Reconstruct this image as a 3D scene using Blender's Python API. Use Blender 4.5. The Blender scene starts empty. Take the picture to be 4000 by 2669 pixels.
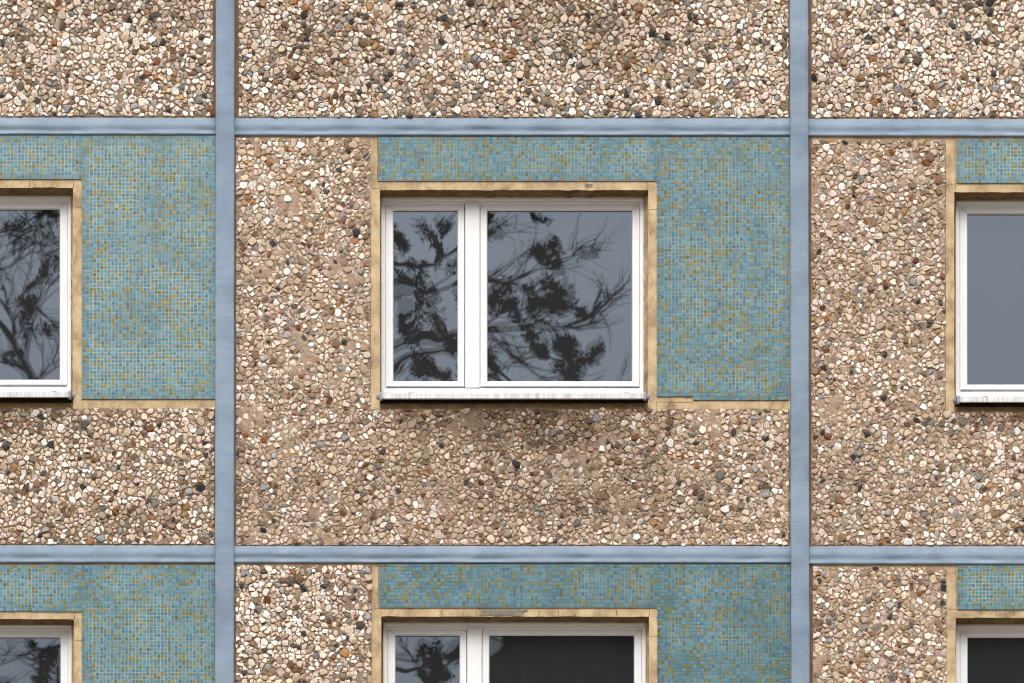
import bpy, math, random
from mathutils import Vector, noise

R_ = math.radians
C = bpy.context.scene.collection
sc = bpy.context.scene

# ------------------------------------------------------------------ camera, sky, sun, exposure
D = 30.0          # metres from the camera to the facade plane (y = 0)
CAMZ = 1.6
PPM = 600.0       # photograph pixels per metre on the facade
cam = bpy.data.cameras.new("camera")
cam_o = bpy.data.objects.new("camera", cam)
C.objects.link(cam_o)
cam_o.location = (0, -D, CAMZ)
cam_o.rotation_euler = (R_(90), 0, 0)
cam.sensor_width = 36
cam.lens = 36 * D / (4000 / PPM)
cam.shift_y = 13.0 / (4000 / PPM)
cam.clip_start = 0.5
cam.clip_end = 2000
cam.dof.use_dof = True
cam.dof.focus_distance = D
cam.dof.aperture_fstop = 5.0
sc.camera = cam_o

world = bpy.data.worlds.new("World")
sc.world = world
world.use_nodes = True
wn, wl = world.node_tree.nodes, world.node_tree.links
for n in list(wn): wn.remove(n)
SUN_EL, SUN_ROT = R_(52), R_(184)
sky = wn.new('ShaderNodeTexSky'); sky.sky_type = 'NISHITA'; sky.sun_disc = False
sky.sun_elevation = SUN_EL; sky.sun_rotation = SUN_ROT
sky.air_density = 1.0; sky.dust_density = 4.0; sky.ozone_density = 1.0
hs = wn.new('ShaderNodeHueSaturation'); hs.inputs['Saturation'].default_value = 0.22
bg = wn.new('ShaderNodeBackground'); bg.inputs['Strength'].default_value = 0.13
wo = wn.new('ShaderNodeOutputWorld')
# overcast: the cloud deck is about three times as bright overhead as at the horizon
tcw = wn.new('ShaderNodeTexCoord'); sx = wn.new('ShaderNodeSeparateXYZ'); mr = wn.new('ShaderNodeMapRange'); mx = wn.new('ShaderNodeMix')
mr.inputs['From Min'].default_value = 0; mr.inputs['From Max'].default_value = 1
mr.inputs['To Min'].default_value = .55; mr.inputs['To Max'].default_value = 2.3
mx.data_type = 'RGBA'; mx.blend_type = 'MULTIPLY'; mx.inputs[0].default_value = 1
wl.new(tcw.outputs['Generated'], sx.inputs[0]); wl.new(sx.outputs['Z'], mr.inputs['Value'])
wl.new(sky.outputs[0], hs.inputs['Color']); wl.new(hs.outputs[0], mx.inputs[6]); wl.new(mr.outputs[0], mx.inputs[7]); wl.new(mx.outputs[2], bg.inputs[0]); wl.new(bg.outputs[0], wo.inputs[0])

sun = bpy.data.lights.new("sun", 'SUN')
sun.energy = 1.0; sun.angle = R_(45); sun.color = (1.0, 0.985, 0.96)
sun_o = bpy.data.objects.new("sun", sun); C.objects.link(sun_o)
# sky sun_rotation: azimuth measured from +Y clockwise
sd = Vector((math.sin(SUN_ROT) * math.cos(SUN_EL), math.cos(SUN_ROT) * math.cos(SUN_EL), math.sin(SUN_EL)))
sun_o.rotation_euler = sd.to_track_quat('Z', 'Y').to_euler()
sun_o.location = (0, -20, 60)

sc.view_settings.view_transform = 'Standard'
sc.view_settings.look = 'None'
sc.view_settings.gamma = 1.0
sc.view_settings.exposure = 0.12
sc.render.engine = 'CYCLES'
sc.cycles.use_denoising = True
sc.cycles.denoising_input_passes = 'RGB_ALBEDO_NORMAL'
sc.cycles.denoising_prefilter = 'ACCURATE'
sc.cycles.max_bounces = 8
sc.cycles.diffuse_bounces = 3
sc.cycles.transparent_max_bounces = 16
sc.cycles.pixel_filter_type = 'BLACKMAN_HARRIS'
sc.cycles.filter_width = 1.15
sc.cycles.sample_clamp_indirect = 6

# ------------------------------------------------------------------ helpers
def P(px, py, dep=0.0):
    """photograph pixel -> world point on the plane 'dep' metres behind the facade plane"""
    s = (D + dep) / D
    return ((px - 2000) / PPM * s, dep, CAMZ + (13.0 + (1334.5 - py) / PPM) * s)

def RW(x0, y0, x1, y1, dep):
    a = P(x0, y0, dep); b = P(x1, y1, dep)
    return (a[0], b[2], b[0], a[2])          # x0, z0(bottom), x1, z1(top)

def lin(r, g, b):
    f = lambda c: ((c / 255 + .055) / 1.055) ** 2.4 if c / 255 > .04045 else c / 255 / 12.92
    return (f(r), f(g), f(b))

class MB:
    def __init__(s): s.v = []; s.f = []; s.c = []; s.m = []
    def add(s, vs, fs, col=None, m=0):
        n = len(s.v); s.v.extend(vs)
        s.f.extend([tuple(n + i for i in f) for f in fs]); s.m.extend([m] * len(fs))
        if col is not None: s.c.extend([col] * len(vs))
    def box(s, x0, y0, z0, x1, y1, z1, col=None, m=0):
        s.add([(x0,y0,z0),(x1,y0,z0),(x1,y1,z0),(x0,y1,z0),(x0,y0,z1),(x1,y0,z1),(x1,y1,z1),(x0,y1,z1)],
              [(0,3,2,1),(4,5,6,7),(0,1,5,4),(1,2,6,5),(2,3,7,6),(3,0,4,7)], col, m)
    def rings(s, rr, close=False):
        """rr: list of (rect, y) lofted one to the next -> mitred frame"""
        vs = []; fs = []
        for (x0, z0, x1, z1), y in rr:
            vs += [(x0,y,z0),(x1,y,z0),(x1,y,z1),(x0,y,z1)]
        k = len(rr)
        for i in range(k if close else k - 1):
            a = i * 4; b = ((i + 1) % k) * 4
            for j in range(4):
                q = (j + 1) % 4
                fs.append((a + j, a + q, b + q, b + j))
        s.add(vs, fs)
    def tube(s, pts, rads, n=6, col=None):
        vs = []; fs = []; k = len(pts); up = Vector((0.3, 0.2, 1)).normalized()
        for i in range(k):
            a = pts[max(i-1,0)]; b = pts[min(i+1,k-1)]
            t = (b - a); t = t.normalized() if t.length > 1e-9 else Vector((0,0,1))
            u = t.cross(up)
            if u.length < .05: u = t.cross(Vector((1,0,0)))
            u.normalize(); w = t.cross(u)
            for j in range(n):
                an = 2*math.pi*j/n
                vs.append(tuple(pts[i] + (u*math.cos(an) + w*math.sin(an))*rads[i]))
        for i in range(k-1):
            for j in range(n):
                q = (j+1) % n
                fs.append((i*n+j, i*n+q, (i+1)*n+q, (i+1)*n+j))
        s.add(vs, fs, col)
    def build(s, name, mats, parent=None, smooth=False, bevel=0.0, label=None):
        me = bpy.data.meshes.new(name)
        me.from_pydata(s.v, [], s.f)
        if not isinstance(mats, (list, tuple)): mats = [mats]
        for m in mats: me.materials.append(m)
        if len(mats) > 1: me.polygons.foreach_set('material_index', s.m)
        if s.c:
            at = me.color_attributes.new('Col', 'FLOAT_COLOR', 'POINT')
            flat = []
            for c in s.c: flat.extend((c[0], c[1], c[2], 1.0))
            at.data.foreach_set('color', flat)
        if smooth: me.polygons.foreach_set('use_smooth', [True] * len(me.polygons))
        me.validate(); me.update()
        o = bpy.data.objects.new(name, me); C.objects.link(o)
        if parent: o.parent = parent
        if bevel:
            b = o.modifiers.new('bevel', 'BEVEL'); b.width = bevel; b.segments = 2; b.limit_method = 'ANGLE'
        if label: o['label'] = label
        return o

def empty(name, label, cat, loc=(0,0,0), group=None):
    o = bpy.data.objects.new(name, None); C.objects.link(o); o.location = loc
    o['label'] = label; o['category'] = cat
    if group: o['group'] = group
    return o

class Mat:
    def __init__(s, name, rough=.8, spec=.3):
        s.m = bpy.data.materials.new(name); s.m.use_nodes = True
        s.n, s.l = s.m.node_tree.nodes, s.m.node_tree.links
        s.b = s.n['Principled BSDF']; s.b.inputs['Roughness'].default_value = rough
        s.b.inputs['Specular IOR Level'].default_value = spec
        s.tc = s.n.new('ShaderNodeTexCoord'); s.geo = None
    def new(s, t, **kw):
        x = s.n.new(t)
        for k, v in kw.items(): setattr(x, k, v)
        return x
    def coords(s, scale=(1,1,1)):
        mp = s.new('ShaderNodeMapping'); mp.inputs['Scale'].default_value = scale
        s.l.new(s.tc.outputs['Object'], mp.inputs[0]); return mp.outputs[0]
    def noise(s, scale, detail=4, rough=.55, co=None, dist=0):
        x = s.new('ShaderNodeTexNoise'); x.inputs['Scale'].default_value = scale
        x.inputs['Detail'].default_value = detail; x.inputs['Roughness'].default_value = rough
        x.inputs['Distortion'].default_value = dist
        s.l.new(co or s.tc.outputs['Object'], x.inputs['Vector']); return x.outputs['Fac']
    def ramp(s, fac, stops):
        x = s.new('ShaderNodeValToRGB'); e = x.color_ramp.elements
        while len(e) < len(stops): e.new(.5)
        for i, (p, c) in enumerate(stops):
            e[i].position = p; e[i].color = (*c, 1) if len(c) == 3 else c
        s.l.new(fac, x.inputs[0]); return x.outputs[0]
    def mix(s, a, b, fac, mode='MIX'):
        x = s.new('ShaderNodeMix', data_type='RGBA', blend_type=mode)
        for i, v in ((0, fac), (6, a), (7, b)):
            if hasattr(v, 'is_linked') or isinstance(v, bpy.types.NodeSocket): s.l.new(v, x.inputs[i])
            elif i == 0: x.inputs[0].default_value = v
            else: x.inputs[i].default_value = (*v, 1)
        return x.outputs[2]
    def color(s, v):
        if isinstance(v, bpy.types.NodeSocket): s.l.new(v, s.b.inputs['Base Color'])
        else: s.b.inputs['Base Color'].default_value = (*v, 1)
    def bump(s, h, strength=.5, dist=.002, prev=None):
        x = s.new('ShaderNodeBump'); x.inputs['Strength'].default_value = strength
        x.inputs['Distance'].default_value = dist; s.l.new(h, x.inputs['Height'])
        if prev: s.l.new(prev, x.inputs['Normal'])
        s.l.new(x.outputs[0], s.b.inputs['Normal']); return x.outputs[0]

G3 = lambda v: (v, v, v)

# ------------------------------------------------------------------ materials
def m_stone():
    m = Mat('stone_and_mortar', .75, .25)
    col = m.new('ShaderNodeVertexColor', layer_name='Col').outputs[0]
    n1 = m.noise(160, 4, .65, dist=1.2)
    n2 = m.noise(55, 3, .6)
    w = m.noise(1.0, 5, .6, m.coords((60, 60, 420)))
    a = m.mix(col, m.ramp(n1, [(.3, G3(.70)), (.70, G3(1.36))]), .85, 'MULTIPLY')
    a = m.mix(a, m.ramp(w, [(.34, G3(.66)), (.62, G3(1.28))]), .6, 'MULTIPLY')
    a = m.mix(a, m.ramp(n2, [(.35, (.95, .87, .77)), (.6, G3(1.04))]), .5, 'MULTIPLY')
    m.color(a)
    p = m.bump(n1, .6, .003)
    m.bump(w, .4, .002, p)
    return m.m
def m_tan():
    m = Mat('sand_concrete', .9, .15)
    sp = m.noise(150, 3, .7)
    lo = m.noise(7, 5, .6)
    base = m.ramp(lo, [(.3, lin(156, 134, 105)), (.5, lin(194, 169, 133)), (.68, lin(210, 188, 151))])
    st = m.noise(1.0, 4, .7, m.coords((16, 16, 9)))
    base = m.mix(base, m.ramp(st, [(.33, (.52,.50,.50)), (.5, G3(1.0))]), .75, 'MULTIPLY')
    base = m.mix(base, m.ramp(sp, [(.30, G3(.3)), (.42, G3(1.0))]), .7, 'MULTIPLY')
    # grime colour deep in the reveals and on the underside of the lintel (dirt deposit)
    m.color(base)
    p = m.bump(m.noise(300, 3, .6), .5, .0015)
    m.bump(m.noise(22, 3, .5), .5, .004, p)
    return m.m
def m_flat(name, c, rough=.8, spec=.3, var=.25, scale=14, bump=0.0, bscale=200):
    m = Mat(name, rough, spec)
    n = m.noise(scale, 5, .6)
    m.color(m.mix(c, m.ramp(n, [(.3, G3(1 - var)), (.7, G3(1.0))]), 1.0, 'MULTIPLY'))
    if bump: m.bump(m.noise(bscale, 3, .6), bump, .001)
    return m.m
def m_strip():
    m = Mat('blue_grey_sheeting', .6, .3)
    n = m.noise(3.5, 5, .6)
    c = m.ramp(n, [(.3, lin(117, 134, 151)), (.5, lin(129, 147, 164)), (.7, lin(141, 157, 172))])
    st = m.noise(1.0, 4, .65, m.coords((9, 9, 70)))
    c = m.mix(c, m.ramp(st, [(.36, (.80, .80, .84)), (.56, G3(1))]), .45, 'MULTIPLY')
    sp = m.noise(70, 4, .7)
    c = m.mix(c, m.ramp(sp, [(.26, G3(.55)), (.34, G3(1))]), .8, 'MULTIPLY')
    sc_ = m.noise(34, 3, .5)
    c = m.mix(c, lin(188, 194, 202), m.ramp(sc_, [(.70, G3(0)), (.8, G3(.5))]))
    c = m.mix(c, m.new('ShaderNodeVertexColor', layer_name='Col').outputs[0], 1.0, 'MULTIPLY')
    m.color(c)
    p = m.bump(m.noise(420, 2, .6), .16, .001)
    m.bump(m.noise(9, 3, .5), .35, .006, p)
    return m.m
def m_white(name='white_plastic', dirt=.15):
    m = Mat(name, .32, .5)
    n = m.noise(5, 5, .65)
    c = m.ramp(n, [(.3, (.77, .765, .76)), (.6, (.81, .81, .81))])
    sp = m.noise(90, 3, .7)
    c = m.mix(c, m.ramp(sp, [(.24, G3(.5)), (.30, G3(1))]), dirt * 3, 'MULTIPLY')
    m.color(c)
    m.bump(m.noise(15, 2, .5), .08, .002)
    return m.m
def m_sill():
    m = Mat('white_coated_metal_stained', .4, .5)
    st = m.noise(1.0, 5, .7, m.coords((34, 34, 1.2)))
    c = m.ramp(st, [(.30, lin(146, 145, 147)), (.42, lin(192, 191, 192)), (.55, lin(218, 217, 216)), (.75, lin(232, 232, 232))])
    sp = m.noise(60, 4, .7, m.coords((1.4, 1, .5)))
    c = m.mix(c, m.ramp(sp, [(.25, G3(.35)), (.31, G3(1))]), .8, 'MULTIPLY')
    m.color(c); return m.m
def m_glass():
    """sealed double glazing before an unlit room: the outer sheet mirrors with its own bow (the mesh), the inner one
    with a slightly different bow (a bump), and hardly any light comes back from the room"""
    m = bpy.data.materials.new('window_glass'); m.use_nodes = True
    n, l = m.node_tree.nodes, m.node_tree.links
    for x in list(n): n.remove(x)
    out = n.new('ShaderNodeOutputMaterial')
    g1 = n.new('ShaderNodeBsdfGlossy'); g1.inputs['Roughness'].default_value = 0.007; g1.inputs[0].default_value = (.050, .060, .072, 1)
    g2 = n.new('ShaderNodeBsdfGlossy'); g2.inputs['Roughness'].default_value = 0.012; g2.inputs[0].default_value = (.040, .048, .056, 1)
    tc = n.new('ShaderNodeTexCoord'); mp = n.new('ShaderNodeMapping'); mp.inputs['Location'].default_value = (3.1, 0, 1.7)
    nt = n.new('ShaderNodeTexNoise'); nt.inputs['Scale'].default_value = 1.6; nt.inputs['Detail'].default_value = 1
    bp = n.new('ShaderNodeBump'); bp.inputs['Strength'].default_value = 1; bp.inputs['Distance'].default_value = .0028
    l.new(tc.outputs['Object'], mp.inputs[0]); l.new(mp.outputs[0], nt.inputs[0]); sz = n.new('ShaderNodeSeparateXYZ'); l.new(tc.outputs['Object'], sz.inputs[0])
    ad = n.new('ShaderNodeMath'); ad.operation = 'MULTIPLY_ADD'; ad.inputs[1].default_value = .5
    l.new(sz.outputs['Z'], ad.inputs[0]); l.new(nt.outputs['Fac'], ad.inputs[2]); l.new(ad.outputs[0], bp.inputs['Height']); l.new(bp.outputs[0], g2.inputs['Normal'])
    df = n.new('ShaderNodeBsdfDiffuse'); df.inputs[0].default_value = (.021, .0215, .0225, 1)
    a1 = n.new('ShaderNodeAddShader'); a2 = n.new('ShaderNodeAddShader')
    l.new(g1.outputs[0], a1.inputs[0]); l.new(g2.outputs[0], a1.inputs[1]); l.new(a1.outputs[0], a2.inputs[0]); l.new(df.outputs[0], a2.inputs[1])
    l.new(a2.outputs[0], out.inputs[0]); return m
def m_mosaic():
    m = Mat('ceramic_mosaic', .38, .4)
    col = m.new('ShaderNodeVertexColor', layer_name='Col').outputs[0]
    n1 = m.noise(230, 3, .6)
    c = m.mix(col, m.ramp(n1, [(.3, G3(.82)), (.7, G3(1.1))]), .8, 'MULTIPLY')
    n2 = m.noise(1.0, 5, .65, m.coords((9, 9, 2.2)))
    c = m.mix(c, m.ramp(n2, [(.32, (.80, .84, .80)), (.55, G3(1.0))]), .4, 'MULTIPLY')
    m.color(c)
    m.bump(n1, .25, .001)
    return m.m

M_STONE, M_TAN, M_STRIP, M_WHITE, M_SILL, M_GLASS, M_MOSAIC = m_stone(), m_tan(), m_strip(), m_white(), m_sill(), m_glass(), m_mosaic()
M_SOFFIT = m_flat('grimy_and_shaded_concrete', lin(140, 116, 84), .95, .1, .55, 12, .5)  # grime colour; also carries the painted shade on the band below each sill
M_GAP = m_flat('brown_joint_mortar', lin(122, 97, 78), .95, .1, .4, 18, .5, 120)
M_GASKET = m_flat('black_rubber', G3(.015), .6, .3, .1)
M_CAP = m_flat('grey_plastic', lin(150, 152, 164), .5, .4, .2)
M_SEAL = m_flat('pale_sealant', lin(168, 165, 166), .8, .2, .4, 60, .8, 90)
M_CEM = m_flat('grey_cement', lin(146, 140, 124), .95, .1, .5, 30, .6, 90)
M_CRACK = m_flat('soiled_crack', lin(122, 100, 76), .95, .1, .5, 40)
M_SILL_SHADE = m_flat('under_sill_shade', lin(74, 60, 46), .95, .1, .6, 20)  # shadow under the sill, put into the colour
M_ROOM = m_flat('room_plaster', lin(88, 84, 80), .9, .1, .2, 3)
M_GROUND = m_flat('pale_paving_and_dry_soil', lin(150, 142, 130), .95, .1, .3, 2)
M_BARK = m_flat('dark_bark', lin(58, 50, 44), .95, .1, .4, 8)
M_NEEDLE = m_flat('pine_foliage', lin(52, 58, 38), .8, .2, .4, 4)
M_DEAD = m_flat('withered_leaves', lin(74, 62, 48), .8, .2, .4, 4)
M_FAR = m_flat('dark_render', lin(104, 100, 98), .9, .1, .35, .25)
M_FARW = m_flat('far_window_glass', lin(30, 32, 36), .2, .5, .2, .4)
M_ROUGHWALL = m_flat('exposed_aggregate', lin(176, 148, 118), .9, .1, .6, 26, .9, 40)

# ------------------------------------------------------------------ the building
rnd = random.Random(11)
bld = empty('apartment_building', 'panel-built apartment block faced in exposed pebbles and blue mosaic with white windows', 'building', (0, 0, 0))

def nz(x, y, s, seed=0.0):
    return noise.noise(Vector((x * s + seed, y * s - seed, seed * 1.7)))

# stone palettes -------------------------------------------------------------
CREAM = [lin(232,216,200), lin(243,233,223), lin(222,202,182), lin(214,195,177), lin(234,216,202), lin(249,243,237), lin(226,205,193)]
BEIGE = [lin(200,178,154), lin(188,166,142), lin(208,188,166), lin(178,158,138), lin(194,176,158), lin(212,190,162)]
GREY = [lin(134,134,132), lin(160,160,160), lin(112,112,108), lin(168,164,160), lin(128,124,114), lin(140,144,150)]
DARK = [lin(62,62,62), lin(78,76,70), lin(52,54,58)]
BROWN = [lin(140,112,84), lin(122,96,72), lin(152,124,96), lin(130,110,92)]
RUST = [lin(134,88,50), lin(112,66,40), lin(164,116,72), lin(180,140,90)]
def stone_col(px, py, kind):
    # kind: 'pale' upper panels, 'warm' middle panels
    w = {'pale': (.60, .16, .10, .035, .075, .03), 'warm': (.45, .34, .065, .03, .08, .035), 'mixed': (.52, .26, .07, .035, .08, .035)}[kind]
    r = rnd.random()
    for pal, k in zip((CREAM, BEIGE, GREY, DARK, BROWN, RUST), w):
        if r < k: break
        r -= k
    c = rnd.choice(pal); f = rnd.uniform(.84, 1.12)
    return [min(x * f, .9) for x in c]

def clip(poly, mx, mz, nx, nz_):
    out = []; k = len(poly)
    for i in range(k):
        a = poly[i]; b = poly[(i+1) % k]
        da = (a[0]-mx)*nx + (a[1]-mz)*nz_; db = (b[0]-mx)*nx + (b[1]-mz)*nz_
        if da <= 0: out.append(a)
        if (da < 0 < db) or (db < 0 < da):
            t = da / (da - db); out.append((a[0]+(b[0]-a[0])*t, a[1]+(b[1]-a[1])*t))
    return out

def nearest(rects, x, y):
    best = None
    for (x0, y0, x1, y1) in rects:
        cx = min(max(x, x0), x1); cy = min(max(y, y0), y1)
        d = (cx-x)**2 + (cy-y)**2
        if best is None or d < best[0]: best = (d, cx, cy)
        if d == 0: break
    return best

def stains(px, py, list_):
    f = 1.0
    for (cx, cy, rx, ry, k) in list_:
        q = ((px-cx)/rx)**2 + ((py-cy)/ry)**2 + .5*nz(px, py, .012, 5)
        if q < 1: f *= 1 - k*(1-max(q,0))
    return f

def pebbles(name, parent, rects, kind, stain=(), pitch=17.2, seed=1, label=None):
    """real stones pressed into mortar: jittered weighted cells, each raised as a faceted stone"""
    rnd.seed(seed)
    X0 = min(r[0] for r in rects); Y0 = min(r[1] for r in rects); X1 = max(r[2] for r in rects); Y1 = max(r[3] for r in rects)
    grid = {}; pts = []
    nxn = int((X1-X0)/pitch)+3; nyn = int((Y1-Y0)/pitch)+3
    for i in range(-1, nxn):
        for j in range(-1, nyn):
            px = X0 + (i + .5 + rnd.uniform(-.48, .48))*pitch
            py = Y0 + (j + .5 + rnd.uniform(-.48, .48))*pitch
            b = nearest(rects, px, py)
            if b[0] > (pitch*1.6)**2: continue
            w = rnd.uniform(-1, 1); w = w*pitch*pitch*(.34 if rnd.random() < .65 else .95)
            grid[(i, j)] = len(pts); pts.append((px, py, w, b[0], i, j))
    mb = MB(); base = -0.004
    for (px, py, w, dist, i, j) in pts:
        if dist > (pitch*.25)**2: continue
        mort = nz(px, py, .006, seed) + .7*nz(px, py, .02, seed+3)
        lim = .86 if kind == 'warm' else .95
        poly = [(px-30,py-30),(px+30,py-30),(px+30,py+30),(px-30,py+30)]
        for di in (-2,-1,0,1,2):
            for dj in (-2,-1,0,1,2):
                if di == 0 and dj == 0: continue
                q = grid.get((i+di, j+dj))
                if q is None: continue
                qx, qy, qw = pts[q][:3]
                dx, dy = qx-px, qy-py; L2 = dx*dx+dy*dy
                if L2 < 4 or L2 > 2600: continue
                t = .5 + (w-qw)/(2*L2)
                poly = clip(poly, px+dx*t, py+dy*t, dx, dy)
                if len(poly) < 3: break
            if len(poly) < 3: break
        if len(poly) < 3: continue
        cx = sum(p[0] for p in poly)/len(poly); cy = sum(p[1] for p in poly)/len(poly)
        if nearest(rects, cx, cy)[0] > 4: continue
        # drop very short edges
        pl = []
        for p in poly:
            if not pl or (p[0]-pl[-1][0])**2 + (p[1]-pl[-1][1])**2 > 6: pl.append(p)
        if len(pl) > 3 and (pl[0][0]-pl[-1][0])**2 + (pl[0][1]-pl[-1][1])**2 < 6: pl.pop()
        if len(pl) < 3: continue
        if mort > lim + rnd.uniform(-.25, .25): continue
        shr = rnd.uniform(.86, 1.0) if kind == 'pale' else rnd.uniform(.80, 1.0)
        if rnd.random() < .10: shr *= .8
        # cut some corners to make angular outlines, jitter
        out = []
        k = len(pl)
        for a in range(k):
            p = pl[a]; q = pl[(a+1) % k]
            out.append((cx + (p[0]-cx)*shr*rnd.uniform(.93,1.02), cy + (p[1]-cy)*shr*rnd.uniform(.93,1.02)))
            L = math.hypot(p[0]-q[0], p[1]-q[1])
            if L > 17:
                t = rnd.uniform(.35,.65); ex = p[0]+(q[0]-p[0])*t; ey = p[1]+(q[1]-p[1])*t; s2 = shr*rnd.uniform(.92, .99)
                out.append((cx+(ex-cx)*s2, cy+(ey-cy)*s2))
        if rnd.random() < .55:                                   # flattened, splintery stones
            an = rnd.uniform(0, math.pi); ca, sa = math.cos(an), math.sin(an); q = rnd.uniform(.62, .9)
            out = [(x-((x-cx)*ca+(y-cy)*sa)*(1-q)*ca, y-((x-cx)*ca+(y-cy)*sa)*(1-q)*sa) for (x, y) in out]
        an = rnd.gauss(0, .30); ca, sa = math.cos(an), math.sin(an); sx_, sy_ = rnd.gauss(0, .7), rnd.gauss(0, .7)
        out = [(cx+sx_+(x-cx)*ca-(y-cy)*sa, cy+sy_+(x-cx)*sa+(y-cy)*ca) for (x, y) in out]
        o2 = []
        for (x, y) in out:
            b = nearest(rects, x, y); o2.append((b[1], b[2]))
        size = math.sqrt(max(1, abs(sum(o2[a][0]*o2[(a+1)%len(o2)][1]-o2[(a+1)%len(o2)][0]*o2[a][1] for a in range(len(o2)))/2)))
        if size < 5: continue
        col = stone_col(px, py, kind)
        sf = stains(cx, cy, stain) * (1 + .14*nz(px, py, .0035, seed+9))
        # mortar film left on some stones
        if rnd.random() < (.38 if kind == 'warm' else .18):
            t = rnd.uniform(.25, .75); mc = lin(172,150,126); col = [c*(1-t)+m_*t for c, m_ in zip(col, mc)]
        col = [col[0]*sf, col[1]*sf**1.12, col[2]*sf**1.3] if sf < 1 else [c*sf for c in col]
        if kind == 'warm': col = [c*.95 for c in col]
        h = (.0032 + size/600*.17*rnd.uniform(.6, 1.25)) * (1.0 if kind == 'pale' else .85)
        ax, ay = rnd.uniform(-.5, .5), rnd.uniform(-.5, .5)      # tilt of the top facet
        ox, oy = rnd.uniform(-.18, .18)*size, rnd.uniform(-.18, .18)*size
        vs = []; n = len(o2); ins = rnd.uniform(.55, .84)
        for (x, y) in o2:
            a = P(x, y, 0); vs.append((a[0], base+.003, a[2]))
        for (x, y) in o2:
            f = rnd.uniform(.86, .97); xx = cx+(x-cx)*f; yy = cy+(y-cy)*f
            a = P(xx, yy, 0); hh = h*rnd.uniform(.6, .82) + ((xx-cx)*ax+(yy-cy)*ay)/600*.5
            vs.append((a[0], base - max(hh, .002), a[2]))
        for (x, y) in o2:
            f = ins*rnd.uniform(.86, 1.1); xx = cx+ox+(x-cx)*f; yy = cy+oy+(y-cy)*f
            a = P(xx, yy, 0); hh = h*rnd.uniform(.92, 1.06) + ((xx-cx)*ax+(yy-cy)*ay)/600*.7
            vs.append((a[0], base - max(hh, .003), a[2]))
        fs = []
        for a in range(n):
            b = (a+1) % n
            fs.append((a, b, n+b, n+a)); fs.append((n+a, n+b, 2*n+b, 2*n+a))
        # broken top: facets meet at an off-centre peak
        tx_, tz_ = cx+ox+rnd.uniform(-.3,.3)*size, cy+oy+rnd.uniform(-.3,.3)*size
        q = P(tx_, tz_, 0); vs.append((q[0], base - h*rnd.uniform(1.0, 1.45), q[2]))
        for a in range(n): fs.append((2*n+a, 2*n+(a+1) % n, 3*n))
        mb.add(vs, fs)
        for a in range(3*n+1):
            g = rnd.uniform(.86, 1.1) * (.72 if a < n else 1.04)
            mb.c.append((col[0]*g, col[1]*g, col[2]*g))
        # a small chip wedged beside it
        if rnd.random() < .5:
            q = pl[rnd.randrange(len(pl))]; k5 = rnd.choice((3,4,5)); sz = rnd.uniform(3.0, 5.5); a0 = rnd.uniform(0, 6.28)
            rim = [(q[0]+sz*rnd.uniform(.7,1.25)*math.cos(a0+6.283*a/k5), q[1]+sz*rnd.uniform(.7,1.25)*math.sin(a0+6.283*a/k5)) for a in range(k5)]
            if nearest(rects, q[0], q[1])[0] < 1:
                hh = rnd.uniform(.003, .0065); cc = stone_col(px, py, kind); cc = [c*sf*rnd.uniform(.8, 1) for c in cc]; vs = []
                for (x, y) in rim:
                    b = nearest(rects, x, y); a = P(b[1], b[2]); vs.append((a[0], base+.002, a[2]))
                for (x, y) in rim:
                    b = nearest(rects, q[0]+(x-q[0])*.7, q[1]+(y-q[1])*.7); a = P(b[1], b[2]); vs.append((a[0], base-hh*rnd.uniform(.6,1.1), a[2]))
                mb.add(vs, [(a, (a+1)%k5, k5+(a+1)%k5, k5+a) for a in range(k5)] + [tuple(range(k5, 2*k5))], cc)
    # mortar bed as a lumpy sheet with a small returned edge
    mc0 = lin(153,131,112) if kind == 'warm' else lin(132,114,96)
    st = 9.0
    for (x0, y0, x1, y1) in rects:
        na = max(1, int((x1-x0)/st)); nb = max(1, int((y1-y0)/st)); vs = []; fs = []; cs = []
        for a in range(na+1):
            for b in range(nb+1):
                x = x0+(x1-x0)*a/na; y = y0+(y1-y0)*b/nb
                edge = a in (0, na) or b in (0, nb)
                mort = nz(x, y, .006, seed) + .7*nz(x, y, .02, seed+3)
                fill = min(max((mort-.25)*.009, 0), .006)
                hgt = base - fill + .0022*nz(x, y, .05, 2) + .0016*nz(x, y, .13, 4)
                w = P(x, y, 0); vs.append((w[0], (hgt if not edge else min(hgt, base)), w[2]))
                g = stains(x, y, stain) * (1 + .25*nz(x, y, .03, 7)) * rnd.uniform(.92, 1.05) * (1+.25*min(max(mort-.2, 0), .5))
                cs.append((mc0[0]*g, mc0[1]*g**1.08, mc0[2]*g**1.2) if g < 1 else tuple(c*g for c in mc0))
        for a in range(na):
            for b in range(nb):
                q = a*(nb+1)+b; fs.append((q, q+1, q+nb+2, q+nb+1))
        # returned edge
        per = [a*(nb+1) for a in range(na)] + [na*(nb+1)+b for b in range(nb)] + [a*(nb+1)+nb for a in range(na, 0, -1)] + [b for b in range(nb, 0, -1)]
        n0 = len(vs)
        for q in per: vs.append((vs[q][0], .004, vs[q][2])); cs.append(tuple(c*.7 for c in cs[q]))
        for a in range(len(per)):
            b = (a+1) % len(per); fs.append((per[a], per[b], n0+b, n0+a))
        mb.add(vs, fs); mb.c.extend(cs)
    return mb.build(name, M_STONE, parent, label=label)

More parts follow.
